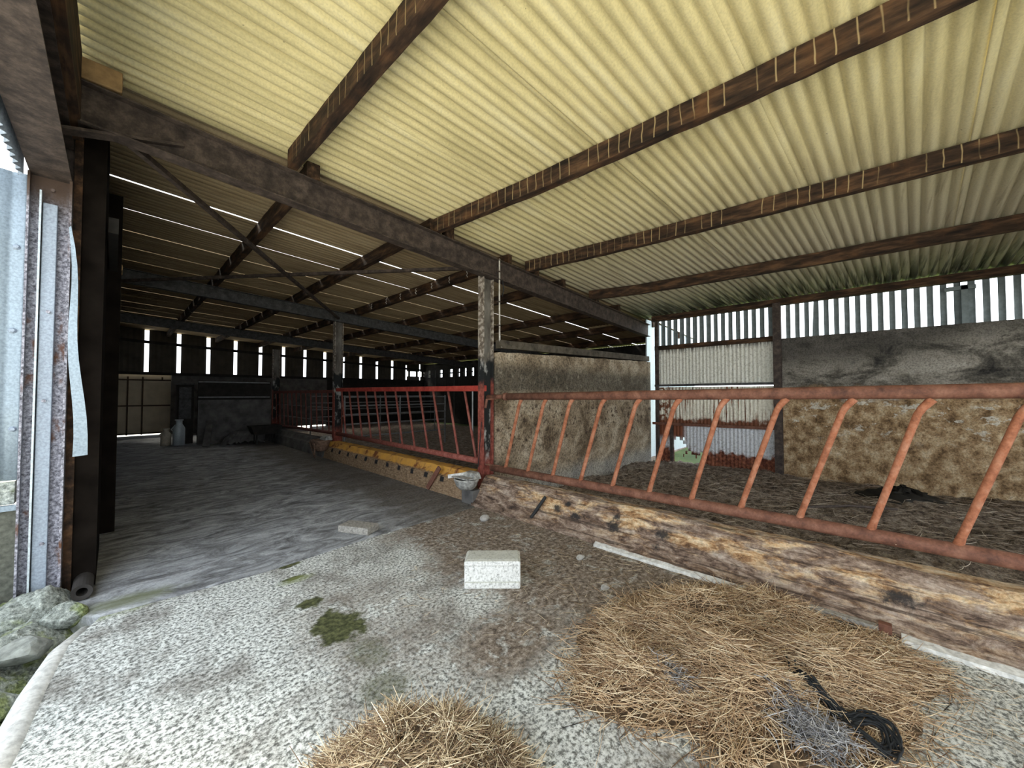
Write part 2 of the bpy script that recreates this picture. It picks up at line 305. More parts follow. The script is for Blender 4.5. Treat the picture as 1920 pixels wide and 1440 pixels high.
# ---------------------------------------------------------------- mesh helpers
class MB:
    def __init__(s): s.v, s.f = [], []
    def add(s, vs, fs):
        n = len(s.v); s.v += [tuple(v) for v in vs]; s.f += [tuple(i + n for i in f) for f in fs]; return s
    def box(s, x0, x1, y0, y1, z0, z1):
        return s.add([(x, y, z) for z in (z0, z1) for y in (y0, y1) for x in (x0, x1)],
                     [(0, 2, 3, 1), (4, 5, 7, 6), (0, 1, 5, 4), (2, 6, 7, 3), (0, 4, 6, 2), (1, 3, 7, 5)])
    def bar(s, p0, p1, w, h, up=(0, 0, 1)):      # rectangular bar between two points: w sideways, h along up
        p0, p1 = Vector(p0), Vector(p1); d = (p1 - p0).normalized(); a = d.cross(Vector(up)).normalized(); u = a.cross(d)
        vs = [p + a * sx * w / 2 + u * sz * h / 2 for p in (p0, p1) for sx, sz in ((-1, -1), (1, -1), (1, 1), (-1, 1))]
        return s.add(vs, [(0, 1, 2, 3)[::-1], (4, 5, 6, 7), (0, 1, 5, 4), (1, 2, 6, 5), (2, 3, 7, 6), (3, 0, 4, 7)])
    def tube(s, pts, r, n=10, cap=True):
        pts = [Vector(p) for p in pts]; rs = r if isinstance(r, (list, tuple)) else [r] * len(pts); vs = []; prev = None
        for i, p in enumerate(pts):
            d = (pts[min(i + 1, len(pts) - 1)] - pts[max(i - 1, 0)]).normalized()
            a = (prev - d * prev.dot(d)) if prev is not None else d.cross(Vector((0, 0, 1)) if abs(d.z) < .9 else Vector((0, 1, 0)))
            a.normalize(); prev = a; b = d.cross(a)
            vs += [p + (a * math.cos(k * 2 * math.pi / n) + b * math.sin(k * 2 * math.pi / n)) * rs[i] for k in range(n)]
        fs = [(i * n + k, i * n + (k + 1) % n, (i + 1) * n + (k + 1) % n, (i + 1) * n + k) for i in range(len(pts) - 1) for k in range(n)]
        if cap: fs += [tuple(range(n))[::-1], tuple(range((len(pts) - 1) * n, len(pts) * n))]
        return s.add(vs, fs)
    def prism(s, prof, a, b, axis='y'):          # closed (x,z) or (y,z) profile swept along an axis
        n = len(prof); f = (lambda p, t: (p[0], t, p[1])) if axis == 'y' else (lambda p, t: (t, p[0], p[1]))
        return s.add([f(p, t) for t in (a, b) for p in prof],
                     [tuple(range(n)), tuple(range(n, 2 * n))[::-1]] + [(i, i + n, (i + 1) % n + n, (i + 1) % n) for i in range(n)])
    def loft(s, rings, cap=True):
        n = len(rings[0])
        fs = [(i * n + k, i * n + (k + 1) % n, (i + 1) * n + (k + 1) % n, (i + 1) * n + k) for i in range(len(rings) - 1) for k in range(n)]
        if cap: fs += [tuple(range(n))[::-1], tuple(range((len(rings) - 1) * n, len(rings) * n))]
        return s.add([v for r in rings for v in r], fs)
    def grid(s, fn, nu, nv):
        return s.add([fn(i / nu, j / nv) for j in range(nv + 1) for i in range(nu + 1)],
                     [(j * (nu + 1) + i, j * (nu + 1) + i + 1, (j + 1) * (nu + 1) + i + 1, (j + 1) * (nu + 1) + i) for j in range(nv) for i in range(nu)])
    def mesh(s, name, m, smooth=False):
        me = bpy.data.meshes.new(name); me.from_pydata(s.v, [], s.f); me.materials.append(m)
        bm = bmesh.new(); bm.from_mesh(me); bmesh.ops.recalc_face_normals(bm, faces=bm.faces); bm.to_mesh(me); bm.free()
        if smooth: me.polygons.foreach_set('use_smooth', [True] * len(me.polygons))
        return me
    def build(s, name, m, parent=None, smooth=False, label=None, bevel=0, solid=0):
        o = bpy.data.objects.new(name, s.mesh(name, m, smooth)); C.objects.link(o)
        if parent: o.parent = parent; o.matrix_parent_inverse = Matrix.Translation(-parent.location)
        if label: o['label'] = label
        if solid: q = o.modifiers.new('sheet', 'SOLIDIFY'); q.thickness = solid; q.offset = 0
        if bevel: q = o.modifiers.new('edge', 'BEVEL'); q.width = bevel; q.segments = 2; q.limit_method = 'ANGLE'
        return o
def thing(name, label, cat, loc=(0, 0, 0), group=None):
    o = bpy.data.objects.new(name, None); o.empty_display_size = .1; o.location = loc; C.objects.link(o)
    o['label'] = label; o['category'] = cat
    if group: o['group'] = group
    return o
def tag(o, label, cat, group=None, kind=None):
    o['label'] = label; o['category'] = cat
    if group: o['group'] = group
    if kind: o['kind'] = kind
    return o
def struct(name):
    o = bpy.data.objects.new(name, None); o.empty_display_size = .1; C.objects.link(o); o['kind'] = 'structure'; return o
def sbuild(mb, name, m, **k):
    o = mb.build(name, m, **k); o['kind'] = 'structure'; return o
def jit(a): return random.uniform(-a, a)
def stone(cx, cy, cz, rx, ry, rz, m, label, cat='stone', name='stone', seed=0):
    r = random.Random(seed); bm = bmesh.new(); bmesh.ops.create_icosphere(bm, subdivisions=3, radius=1)
    a = [Vector((r.uniform(-1, 1), r.uniform(-1, 1), r.uniform(-1, 1))).normalized() for _ in range(9)]; h = [r.uniform(.62, .92) for _ in a]
    for v in bm.verts:
        for n, k in zip(a, h):
            d = v.co.dot(n)
            if d > k: v.co -= n * (d - k) * .85
        v.co = Vector((cx + v.co.x * rx, cy + v.co.y * ry, cz + v.co.z * rz))
    me = bpy.data.meshes.new(name); bm.to_mesh(me); bm.free(); me.materials.append(m)
    o = bpy.data.objects.new(name, me); C.objects.link(o); return tag(o, label, cat)
def roof_z(x): return 3.88 - .052 * x
# ================================================================ GROUND AND FLOOR
sbuild(MB().grid(lambda u, v: (9.32 + 60 * u, -40 + 100 * v, -.16 + .03 * math.sin(u * 30) + 1.2 * u), 30, 30), 'ground', grass_mat)
sbuild(MB().grid(lambda u, v: (-40 + 100 * u, 19.4 + 50 * v, -.1 - .02 * v), 8, 8), 'ground', yard_mat)
sbuild(MB().grid(lambda u, v: (-40 + 49.3 * u, -40 + 59.4 * v, -.22), 8, 8), 'ground', yard_mat)
floor = struct('floor')
def slab(outline, z, t, name, m):
    n = len(outline); mb = MB()
    mb.add([(x, y, z) for x, y in outline] + [(x, y, z - t) for x, y in outline],
           [tuple(range(n)), tuple(range(n, 2 * n))[::-1]] + [(i, (i + 1) % n, (i + 1) % n + n, i + n) for i in range(n)])
    return mb.build(name, m, floor, bevel=.012)
slab([(-.62, .6), (-.28, 2.7), (-.23, 3.1), (-.17, 3.5), (-.04, 3.80), (.9, 3.74), (1.9, 3.83), (3.6, 3.85), (3.6, -6.5), (-1.8, -6.5)], 0, .2, 'front_slab', front_slab)
slab([(-.2, 3.98), (-.04, 3.82), (.9, 3.758), (1.9, 3.848), (3.6, 3.868), (3.6, 19.3), (-.2, 19.3)], 0, .2, 'passage_slab', passage_mat)
MB().box(3.5, 12.6, 4.0, 19.1, -.3, -.08).build('pen_floor', muck_mat, floor)
def bed(u, v):
    x, y = 3.6 + 5.5 * u, -6.5 + 10.5 * v
    return (x, y, -.09 + .05 * math.sin(x * 3.1 + 1.3 * y) * math.sin(y * 2.7) + jit(.03))
MB().grid(bed, 90, 160).build('bedding_floor', muck_mat, floor, smooth=True)
# rounded pale rim of the front slab
MB().tube([(-1.85, -6.5, -.045), (-.66, .5, -.045), (-.30, 2.6, -.045), (-.25, 3.1, -.045), (-.19, 3.5, -.045), (-.1, 3.74, -.05)], [.07, .07, .07, .065, .055, .04], 12).build('slab_rim', white_paint, floor, smooth=True)
# ================================================================ ROOF
ceiling = struct('ceiling')
def roof_sheet(y0, y1, x0, x1, dz, m, skew, amp=.042, pitch=.1, parent=ceiling, skew1=None, ph=0.):
    if skew1 is None: skew1 = skew
    n = max(8, round((y1 - y0) / pitch) * 8); nx = 5
    def fn(u, v):
        x = x0 + (x1 - x0) * u; y = y0 + (y1 - y0) * v
        return (x, y - (skew + (skew1 - skew) * v) * x, roof_z(x) + dz + amp * (1 - abs(math.sin((y1 - y0) * v / pitch * math.pi + ph)) ** .6))
    return MB().grid(fn, nx, n).build('roof_sheet', m, parent, smooth=True, solid=.005)
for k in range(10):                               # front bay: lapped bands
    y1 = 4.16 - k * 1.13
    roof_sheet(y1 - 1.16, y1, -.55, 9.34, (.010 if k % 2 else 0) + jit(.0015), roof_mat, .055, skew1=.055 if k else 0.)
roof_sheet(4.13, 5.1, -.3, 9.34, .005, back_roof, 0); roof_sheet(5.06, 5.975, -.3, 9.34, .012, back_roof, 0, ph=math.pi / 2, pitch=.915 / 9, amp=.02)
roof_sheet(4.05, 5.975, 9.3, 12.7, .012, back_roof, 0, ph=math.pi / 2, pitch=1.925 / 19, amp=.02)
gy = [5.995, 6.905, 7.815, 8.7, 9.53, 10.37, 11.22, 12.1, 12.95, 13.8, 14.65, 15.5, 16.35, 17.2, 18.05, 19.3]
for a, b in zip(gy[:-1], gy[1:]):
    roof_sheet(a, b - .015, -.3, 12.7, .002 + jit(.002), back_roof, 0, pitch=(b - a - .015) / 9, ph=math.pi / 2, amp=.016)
# ---- purlins
def purlin(line, label, w=.085, h=.175, m=timber):
    rings = []; tot = 0
    for (x0, y0), (x1, y1) in zip(line[:-1], line[1:]):
        n = max(2, int(abs(y1 - y0) / .16))
        for i in range(n + (1 if (x1, y1) == line[-1] else 0)):
            t = i / n; x = x0 + (x1 - x0) * t; y = y0 + (y1 - y0) * t; zt = roof_z(x) - .008
            j = lambda: jit(.004)
            rings.append([(x - w / 2 + j(), y, zt - h + j()), (x + w / 2 + j(), y, zt - h + j()), (x + w / 2 + j(), y, zt), (x - w / 2 + j(), y, zt)])
    o = MB().loft(rings).build('purlin', m, bevel=.006)
    return tag(o, label, 'purlin')
purlin([(1.18, -6.5), (1.18, -1.5), (1.17, 1.8), (1.13, 3.97)], 'dark streaked timber purlin of the front roof, leftmost, nearest the open side')
purlin([(3.1, -6.5), (3.02, -1.5), (3.0, .6), (2.92, 2.6), (2.80, 4.02)], 'rusty brown purlin crossing the middle of the cream front roof')
purlin([(5.2, -6.5), (5.0, -1.5), (4.88, .3), (4.76, 2.2), (4.56, 4.02)], 'brown front roof purlin, second in from the right-hand eave')
purlin([(7.2, -6.5), (6.98, -1.5), (6.9, .44), (6.68, 3.11), (6.46, 4.02)], 'dark front roof purlin nearest the vented right wall', m=timber2)
for x, lab in ((1.34, 'first dark back purlin beyond the big beam, crossed by the diagonal brace'), (2.78, 'second dark back purlin, running to the top of the far grey column'),
               (4.2, 'third dark back purlin, just right of the far grey column, dotted with pale hooks'), (5.62, 'fourth dark back purlin, passing behind the front red-footed column'),
               (7.7, 'fifth dark back purlin, seen over the left half of the pen partition'), (9.5, 'sixth dark back purlin, seen over the middle of the pen partition'), (11.3, 'last dark back purlin, lowest at the far right of the back roof')):
    purlin([(x - .02, 4.02), (x, 9.5), (x, 19)], lab, m=timber2)
hk = MB()
# pale hooks on the third back purlin
q = [o for o in C.objects if o.name.startswith('purlin') and 'third' in o['label']][0]
for y in (5.0, 5.5, 6.05, 6.6, 7.2, 7.8, 8.5):
    zz = roof_z(4.2) - .1
    MB().tube([(4.15, y, zz + .06), (4.12, y, zz + .03), (4.145, y, zz), (4.12, y, zz - .03), (4.145, y, zz - .06)], .007, 5).build('hook', conduit_mat, q)
# ---- rafters: I-section beams
def ibeam(t, m, p0, p1, depth, width, tf=.012, tw=.01):
    p0, p1 = Vector(p0), Vector(p1); up = Vector((0, 0, 1))
    MB().bar(p0, p1, tw, depth - 2 * tf).build('web', m, t)
    MB().bar(p0 + up * (depth - tf) / 2, p1 + up * (depth - tf) / 2, width, tf).build('flange', m, t)
    MB().bar(p0 - up * (depth - tf) / 2, p1 - up * (depth - tf) / 2, width, tf).build('flange', m, t)
def rafter(y, x0, x1, depth, width, m, label):
    t = thing('rafter', label, 'beam', (x0, y, 0)); zc = lambda x: roof_z(x) - .191 - depth / 2
    ibeam(t, m, (x0, y, zc(x0)), (x1, y, zc(x1)), depth, width); return t
r1 = rafter(4.02, -.3, 9.12, .30, .13, dark_steel, 'big rusty brown steel beam falling from the left post to the right wall')
for x in (1.22, 2.9, 4.66, 6.56):                 # packers where purlins sit on the beam
    zt = roof_z(x); MB().box(x + .04, x + .16, 3.97, 4.08, zt - .19, zt - .03).build('purlin_cleat', timber2, r1)
MB().bar((-.3, 4.02, 3.32), (.35, 4.02, 3.5), .1, .02).build('haunch', dark_steel, r1)
rafter(-1.95, -.25, 9.0, .30, .13, dark_steel, 'brown steel beam behind the viewpoint, just beyond the right edge of the photo')
rafter(9.4, .036, 12.4, .24, .12, far_steel, 'dark grey steel beam resting on the far white-patched column')
rafter(14.6, .036, 12.4, .24, .12, far_steel, 'furthest steel beam, dim, just in front of the slit far wall')
tag(MB().box(-.24, .0, 3.95, 4.09, roof_z(0) - .17, roof_z(0) - .02).build('timber_packer', wood_pack, bevel=.01), 'short bare timber packer under the roof at the left end of the beam', 'timber block')
# eave beams
e1 = thing('eave_beam', 'long black timber eave beam over the slits of the right wall', 'beam', (9.13, 1.2, 3.24))
MB().bar((9.11, -6.5, 3.315), (9.11, 3.9, 3.33), .12, .13).build('timber', timber2, e1)
e2 = thing('eave_beam', 'deep brown steel beam overhead at the left edge, above the galvanised post', 'beam', (-.35, 1, 3.1))
ibeam(e2, dark_steel, (-.35, -6.5, 3.25), (-.35, 4.5, 3.25), .3, .2)
MB().box(-.25, -.2, -6.5, 4.28, 3.4, 3.885).build('fascia_board', timber2, e2)
MB().box(-.45, -.2, 4.47, 4.5, 3.1, 3.85).build('end_plate', dark_steel, e2); MB().box(-.45, -.25, 3.9, 4.45, 3.41, 3.8).build('packing_plate', dark_steel, e2)
# wind braces between the first two beams
for a, b, lab in (((.05, 4.1, 3.42), (3.72, 9.35, 3.33), 'thin rusty diagonal brace from the left wall to the far column'),
                  ((3.72, 4.12, 3.36), (.05, 9.35, 3.45), 'thin rusty brace running level from the front column to the left wall')):
    tag(MB().bar(a, b, .045, .045).build('roof_brace', dark_steel), lab, 'brace')
# ================================================================ WALLS
# right wall: mass concrete, post, vented sheet over it, corrugated infill
wr = struct('wall_right')
def wall_face(u, v):
    y = -6.5 + 7.8 * u; return (9.13 + .012 * math.sin(57 * u + v * 9) + jit(.006), y, -.2 + 2.8 * v)
mb = MB().grid(wall_face, 150, 50); mb.build('mass_concrete', wall_mat, wr, smooth=True); MB().box(9.16, 9.36, -6.5, 1.3, -.2, 2.6).build('concrete_core', wall_mat, wr)
for k in range(71):                               # strips of the slotted ventilation sheet
    y = 3.80 - .1453 * k
    if y < -6.5 or 1.24 < y < 1.42: continue
    w = .074 if y < 1.3 else (.084 if y < 2.5 else .098)
    prof = [(y - w / 2 + w * i / 6, 9.16 + .014 * math.sin(math.pi * i / 6)) for i in range(7)]
    taper = .03 if k in (21, 34) else 0
    prof2 = [(p + (taper if i > 2 else 0), x) for i, (p, x) in enumerate(prof)]
    MB().loft([[(x, p, 2.58 + jit(.01)) for p, x in prof2] + [(x + .006, p, 2.58) for p, x in prof2[::-1]],
               [(x, p, 3.3) for p, x in prof] + [(x + .006, p, 3.3) for p, x in prof[::-1]]]).build('vent_strip', vent_mat, wr, smooth=False)
MB().box(9.1, 9.16, -.86, -1.18, 3.13, 3.19).build('broken_tab', vent_mat, wr)
MB().box(9.1, 9.16, -1.03, -1.1, 2.6, 3.2).build('broken_tab', vent_mat, wr)
MB().box(9.08, 9.13, 1.4, 3.84, 2.56, 2.66).build('sheet_rail', timber2, wr)
MB().bar((9.09, 3.84, 1.70), (9.09, 1.4, 1.71), .05, .05).build('sheet_rail', far_steel, wr)
MB().bar((9.08, 3.9, .79), (9.08, 1.4, .81), .05, .06).build('sheet_rail', rail_mat, wr)
MB().box(9.07, 9.13, 3.75, 3.83, -.1, 3.3).build('sheet_post', dark_steel, wr)
def corr(y0, y1, z0, z1, m, hole=None, pitch=.0745):
    n = int(round((y1 - y0) / pitch)) * 6; nz = 12; mb = MB()
    for j in range(nz + 1):
        for i in range(n + 1):
            y = y0 + (y1 - y0) * i / n; mb.v.append((9.15 + .009 * math.sin(2 * math.pi * (y - y0) / pitch), y, z0 + (z1 - z0) * j / nz))
    for j in range(nz):
        for i in range(n):
            y = y0 + (y1 - y0) * (i + .5) / n; z = z0 + (z1 - z0) * (j + .5) / nz
            if hole and hole(y, z): continue
            mb.f.append((j * (n + 1) + i, j * (n + 1) + i + 1, (j + 1) * (n + 1) + i + 1, (j + 1) * (n + 1) + i))
    return mb.build('corrugated_sheet', m, wr, smooth=True, solid=.004)
corr(1.42, 3.8, 1.70, 2.58, sheet_white)
corr(1.42, 3.8, .78, 1.66, sheet_rust)
corr(1.42, 3.8, -.12, .8, sheet_low, hole=lambda y, z: (3.16 + .06 * math.sin(z * 20) < y < 3.42 and z < .46 + .05 * math.sin(y * 40)) or (2.75 < y <= 3.2 and z < .12 + .05 * math.sin(y * 23)))
MB().box(9.1, 9.14, 3.43, 3.5, -.1, .78).build('hole_trim', dark_steel, wr)
sp = thing('wall_post', 'dark rusty steel post in the right wall beside the corrugated sheets', 'post', (9.05, 1.35, -.1))
ibp = [MB().box(9.0, 9.012, 1.29, 1.42, -.12, 3.3), MB().box(9.1, 9.112, 1.29, 1.42, -.12, 3.3), MB().box(9.012, 9.1, 1.35, 1.36, -.12, 3.3)]
for b, n in zip(ibp, ('flange', 'flange', 'web')): b.build(n, dark_steel, sp)
# pen partition wall: rough top edge rising to the right
def pw():
    mb = MB(); n = 40; top = []; bot = []
    R = []
    for i in range(n + 1):
        x = 3.88 + 5.16 * i / n; zt = 2.11 + .175 * i / n + jit(.008)
        R.append([(x, 3.93, -.2), (x, 4.08, -.2), (x, 4.08, zt), (x, 3.93, zt)])
    return mb.loft(R)
sbuild(pw(), 'wall_partition', part_mat)
tag(MB().bar((3.9, 4.0, 2.235), (9.03, 4.0, 2.36), .1, .12).build('lintel_beam', m_rust('mud_brown_channel', [(.035, .028, .02), (.085, .07, .05), (.14, .12, .09)], 8)), 'mud brown steel channel lying along the top of the pen partition', 'beam')
# left wall of the passage, back front wall, back side wall
wl = struct('wall_left')
for k in range(13):
    y = 4.46 + k * 1.13; MB().box(-.24 + jit(.01), -.08 + jit(.012), y, y + 1.122, -.1, 3.9).build('wall_panel', shade_wall, wl)
for y in (6.1, 9.4, 14.6):
    MB().box(-.08, .03, y - .08, y + .08, 0, 3.7).build('wall_post', shade_wall, wl)
MB().box(-.06, -.0, 4.6, 19, 2.85, 2.98).build('sheeting_rail', dark_wall, wl)
tag(MB().box(-.05, .04, 6.15, 6.4, 2.9, 2.97).build('timber_packer', wood_pack, bevel=.008), 'small bare timber end sticking out of the dark left wall', 'timber block')
wb = struct('wall_back_pen')
for k in range(5): MB().box(9.14 + .69 * k, 9.82 + .69 * k, 4.06 + .01 * (k % 2), 4.09 + .01 * (k % 2), -.2, 3.36 - .035 * k).build('front_panel', galv, wb)
ws = struct('wall_side')
MB().box(12.5, 12.6, 4.1, 14.3, -.2, 3.2).build('side_panel', dark_wall, ws)
segs = [14.3, 16.2, 17.0, 17.85, 18.35, 18.95, 19.2]
for a, b in zip(segs[:-1], segs[1:]): MB().box(12.5, 12.6, a, b - .05, -.2, 2.42).build('side_panel', dark_wall, ws)
MB().box(12.5, 12.6, 14.3, 19.2, 2.84, 3.2).build('side_panel', dark_wall, ws)
y = 14.3
while y < 19.1:
    w = random.uniform(.25, .7); MB().box(12.5, 12.6, y, y + w, 2.4, 2.86).build('side_panel', dark_wall, ws); y += w + random.uniform(.06, .3)
for yy in (14.6, 15.4, 16.3, 17.1, 17.9, 18.6): MB().box(12.44, 12.5, yy, yy + .5, 2.6, 2.66).build('side_rail', dark_wall, ws)
# far wall: dark sheets with daylight gaps, white sheeted door, block base
wf = struct('wall_far')
for k in range(-1, 15):
    x0 = -.1 + .88 * k + .06; x1 = x0 + .88 - .12
    if x0 > 10.7:
        MB().box(x0 - .03, x1, 19.0, 19.05, 2.2, 2.5).build('cladding_sheet', far_board, wf); MB().box(x0 - .03, x1, 19.0, 19.05, 2.78, 3.9).build('cladding_sheet', far_board, wf)
        for xx in (x0 + .05, x0 + .55): MB().box(xx, xx + .12, 19.0, 19.05, 2.48, 2.8).build('cladding_sheet', far_board, wf)
        continue
    R = [[(x0 + (x1 - x0) * i / 10, 19.0 + .012 * math.cos(i * math.pi), z) for i in range(11)] for z in (2.24, 3.9)]
    MB().loft([r + [(x, y + .012, z) for x, y, z in r[::-1]] for r in R]).build('cladding_sheet', far_board, wf)
MB().bar((-.15, 18.95, 3.42), (12.5, 18.95, 2.86), .08, .1).build('sheeting_rail', dark_wall, wf)
MB().bar((-.15, 18.95, 2.24), (12.5, 18.95, 2.24), .08, .1).build('sheeting_rail', dark_wall, wf)
MB().box(1.47, 5.75, 19.0, 19.15, -.1, 2.26).build('block_base', cross_mat, wf)
MB().box(7.05, 12.5, 19.0, 19.15, -.1, 2.26).build('block_base', dark_wall, wf)
MB().box(5.75, 7.05, 19.0, 19.08, .04, 2.2).build('pale_sheet', cross_mat, wf, label='pale grey sheet')
d1 = struct('door_1')
MB().box(-.2, 1.52, 19.12, 19.15, .05, 2.26).build('door_sheet', white_panel, d1)
for z in (.05, 1.05, 1.98): MB().box(-.1, 1.46, 19.06, 19.12, z, z + .05).build('door_rail', door_frame_mat, d1)
for x in (-.12, .3, .68, 1.2): MB().box(x, x + .045, 19.06, 19.12, .03 if x != 1.2 else 1.98, 2.12).build('door_stile', door_frame_mat, d1)
wc = struct('wall_cross')
MB().box(1.72, 3.6, 14.5, 14.65, -.1, 1.32).build('block_wall', cross_mat, wc)
MB().box(1.72, 3.6, 14.52, 14.6, 1.32, 1.9).build('board_panel', dark_wall, wc)
for z in (1.86, 1.4): MB().tube([(1.72, 14.46, z), (3.55, 14.46, z)], .022, 8).build('pipe_rail', gate_grey, wc)
# ================================================================ COLUMNS
def column(x, y, ztop, label, d=.2, w=.12):
    t = thing('column', label, 'column', (x, y, 0))
    MB().box(x - d / 2, x - d / 2 + .013, y - w / 2, y + w / 2, -.05, ztop).build('flange', col_flange, t)
    MB().box(x + d / 2 - .013, x + d / 2, y - w / 2, y + w / 2, -.05, ztop).build('flange', col_flange, t)
    MB().box(x - d / 2 + .013, x + d / 2 - .013, y - .006, y + .006, -.05, ztop).build('web', col_web, t)
    return t
c1 = column(3.75, 4.10, 3.26, 'rusty steel column with red-painted foot standing between the two nearest barriers')
MB().box(3.62, 3.9, 4.0, 4.18, 3.25, 3.27).build('cap_plate', dark_steel, c1)
column(3.76, 9.46, 3.26, 'grey steel column with peeling white patches at the far end of the red barrier')
column(3.76, 14.6, 3.0, 'furthest dim steel column at the right end of the dark cross wall')
column(3.75, -1.95, 3.26, 'rusty steel column behind the viewpoint at the near end of the nearest barrier')
cd = thing('conduit_pipe', 'thin flaked white conduit running down beside the front column', 'pipe', (3.9, 3.97, 2.2))
MB().tube([(3.9, 3.97, 3.5), (3.9, 3.97, 2.9), (3.905, 3.97, 2.3), (3.93, 3.96, 2.18)], .012, 8).build('pipe', conduit_mat, cd)
for z in (3.3, 2.85, 2.5): MB().box(3.85, 3.915, 3.955, 3.985, z, z + .015).build('clip', dark_steel, cd)
tag(MB().tube([(3.95, 3.96, 3.2), (3.97, 3.95, 3.06), (3.95, 3.96, 2.95)], .008, 6).build('cable_loop', black_rubber), 'short black cable loop hanging beside the white conduit', 'cable')
# ================================================================ FEED BARRIERS
b1 = thing('feed_barrier', 'nearest rusty feed barrier with thick round rails and slanting orange bars', 'barrier', (3.7, 1.2, .4))
MB().tube([(3.7, -1.85, 1.525), (3.7, -.65, 1.52), (3.7, 1.5, 1.49), (3.7, 3.6, 1.463)], .048, 18).build('top_rail', rail_mat, b1, smooth=True)
MB().tube([(3.7, -1.85, .515), (3.7, 0, .505), (3.7, 2.5, .472), (3.7, 3.92, .458)], .048, 18).build('bottom_rail', rail_mat, b1, smooth=True)
MB().tube([(3.7, 3.58, 1.463), (3.71, 4.02, 1.458)], .03, 12).build('rail_spigot', rail_mat, b1, smooth=True)
MB().tube([(3.7, 3.62, 1.463), (3.7, 3.67, 1.463)], .053, 16).build('rail_collar', rail_mat, b1, smooth=True)
MB().tube([(3.66, 4.0, 1.42), (3.72, 3.78, 1.44)], .012, 6).build('hinge_pin', rail_mat, b1)
MB().tube([(3.66, 4.0, .5), (3.7, 3.72, .5)], .012, 6).build('hinge_pin', rail_mat, b1)
MB().bar((3.66, 3.98, 1.43), (3.64, 3.99, 1.3), .02, .03).build('latch', rail_mat, b1)
for k in range(14):
    yb = 3.645 - .4015 * k
    zb = .5 + .004 * k
    if yb < -1.6: break
    q = jit(.012)
    MB().tube([(3.7, yb + .005, zb - .03), (3.7, yb - .02, zb + .06), (3.7, yb - .255 + q, 1.36), (3.7, yb - .278 + q, 1.405), (3.7, yb - .325 + q, 1.465)], [.03, .022, .0225, .024, .028], 10).build('bar', bar_mat, b1, smooth=True)
b2 = thing('feed_barrier', 'red-painted feed barrier behind the front column, bars leaning away', 'barrier', (3.7, 6.6, .45))
MB().bar((3.7, 4.05, 1.58), (3.7, 9.36, 1.60), .05, .085).build('top_rail', red_mat, b2, bevel=.01)
MB().tube([(3.7, 4.2, .52), (3.7, 9.3, .55)], .045, 14).build('bottom_rail', redbar_mat, b2, smooth=True)
for k in range(12):
    yb = 4.25 + .4135 * k; MB().tube([(3.7, yb, .53), (3.7, yb + .28, 1.56)], .02, 8).build('bar', redbar_mat, b2, smooth=True)
MB().bar((3.7, 4.22, .5), (3.7, 4.22, 1.56), .04, .012).build('end_plate', redbar_mat, b2)
MB().tube([(3.72, 4.36, .9), (3.72, 4.36, 1.56)], .012, 8).build('slider_rod', gate_grey, b2)
MB().tube([(3.62, 4.12, .45), (3.6, 4.06, .8), (3.63, 4.06, 1.1)], .007, 6).build('chain_wire', black_rubber, b2)
b3 = thing('feed_barrier', 'furthest dim red barred barrier between the two far columns', 'barrier', (3.7, 12, .45))
MB().bar((3.7, 9.52, 1.56), (3.7, 14.55, 1.56), .05, .08).build('top_rail', dim_red, b3)
MB().tube([(3.7, 9.5, .55), (3.7, 14.56, .48)], .04, 10).build('bottom_rail', dim_red, b3)
for k in range(12):
    yb = 9.8 + .4 * k; MB().tube([(3.7, yb, .53), (3.7, yb + .12, 1.54)], .018, 8).build('bar', dim_red, b3)
for k in range(2): MB().tube([(3.78, 9.7, .8 + .35 * k), (3.78, 14.4, .8 + .35 * k)], .015, 6).build('cross_rail', gate_grey, b3)
# tubular gates dividing the dark pens
for i, (yy, x0, x1, lab) in enumerate(((9.5, 3.95, 7.0, 'nearer dim tubular gate in the dark pen behind the red barrier'), (13.2, 4.4, 9.2, 'further dim tubular gate deep in the dark pen'))):
    g = thing('pen_gate', lab, 'gate', (x0, yy, 0))
    for z in (.42, .74, .98, 1.2, 1.42): MB().tube([(x0, yy, z), (x1, yy, z)], .02, 8).build('rail', gate_grey, g)
    for x in (x0, (x0 + x1) / 2, x1): MB().tube([(x, yy, .02), (x, yy, 1.46)], .024, 8).build('upright', gate_grey, g)
# ================================================================ KERBS
def kerb(y0, y1, prof, name, m, label, n):
    R = []
    for i in range(n + 1):
        y = y0 + (y1 - y0) * i / n
        R.append([(x + jit(.006), y, z + jit(.006)) for x, z in prof(y)])
    return tag(MB().loft(R).build(name, m, bevel=.004), label, 'kerb')
def pf(y):
    return [(3.34, -.05), (3.345, .03), (3.40, .07), (3.47, .16), (3.53, .26), (3.585, .335), (3.62, .36 + .012 * math.sin(y * 5)), (3.78, .35), (3.8, -.15)]
kerb(-6.4, 3.95, pf, 'kerb', kerb_mat, 'long battered kerb with flaking ochre face under the nearest rusty barrier', 140)
def pf2(y):
    return [(3.42, -.05), (3.43, .05), (3.46, .2), (3.475, .25), (3.51, .262), (3.54, .29), (3.58, .37), (3.78, .37), (3.8, -.15)]
kerb(4.2, 9.4, pf2, 'kerb', kerb_back, 'yellow-topped kerb with black notches under the red barrier', 60)
kerb(9.5, 14.48, pf2, 'kerb', cross_mat, 'dim grey kerb running on under the furthest red barrier', 30)
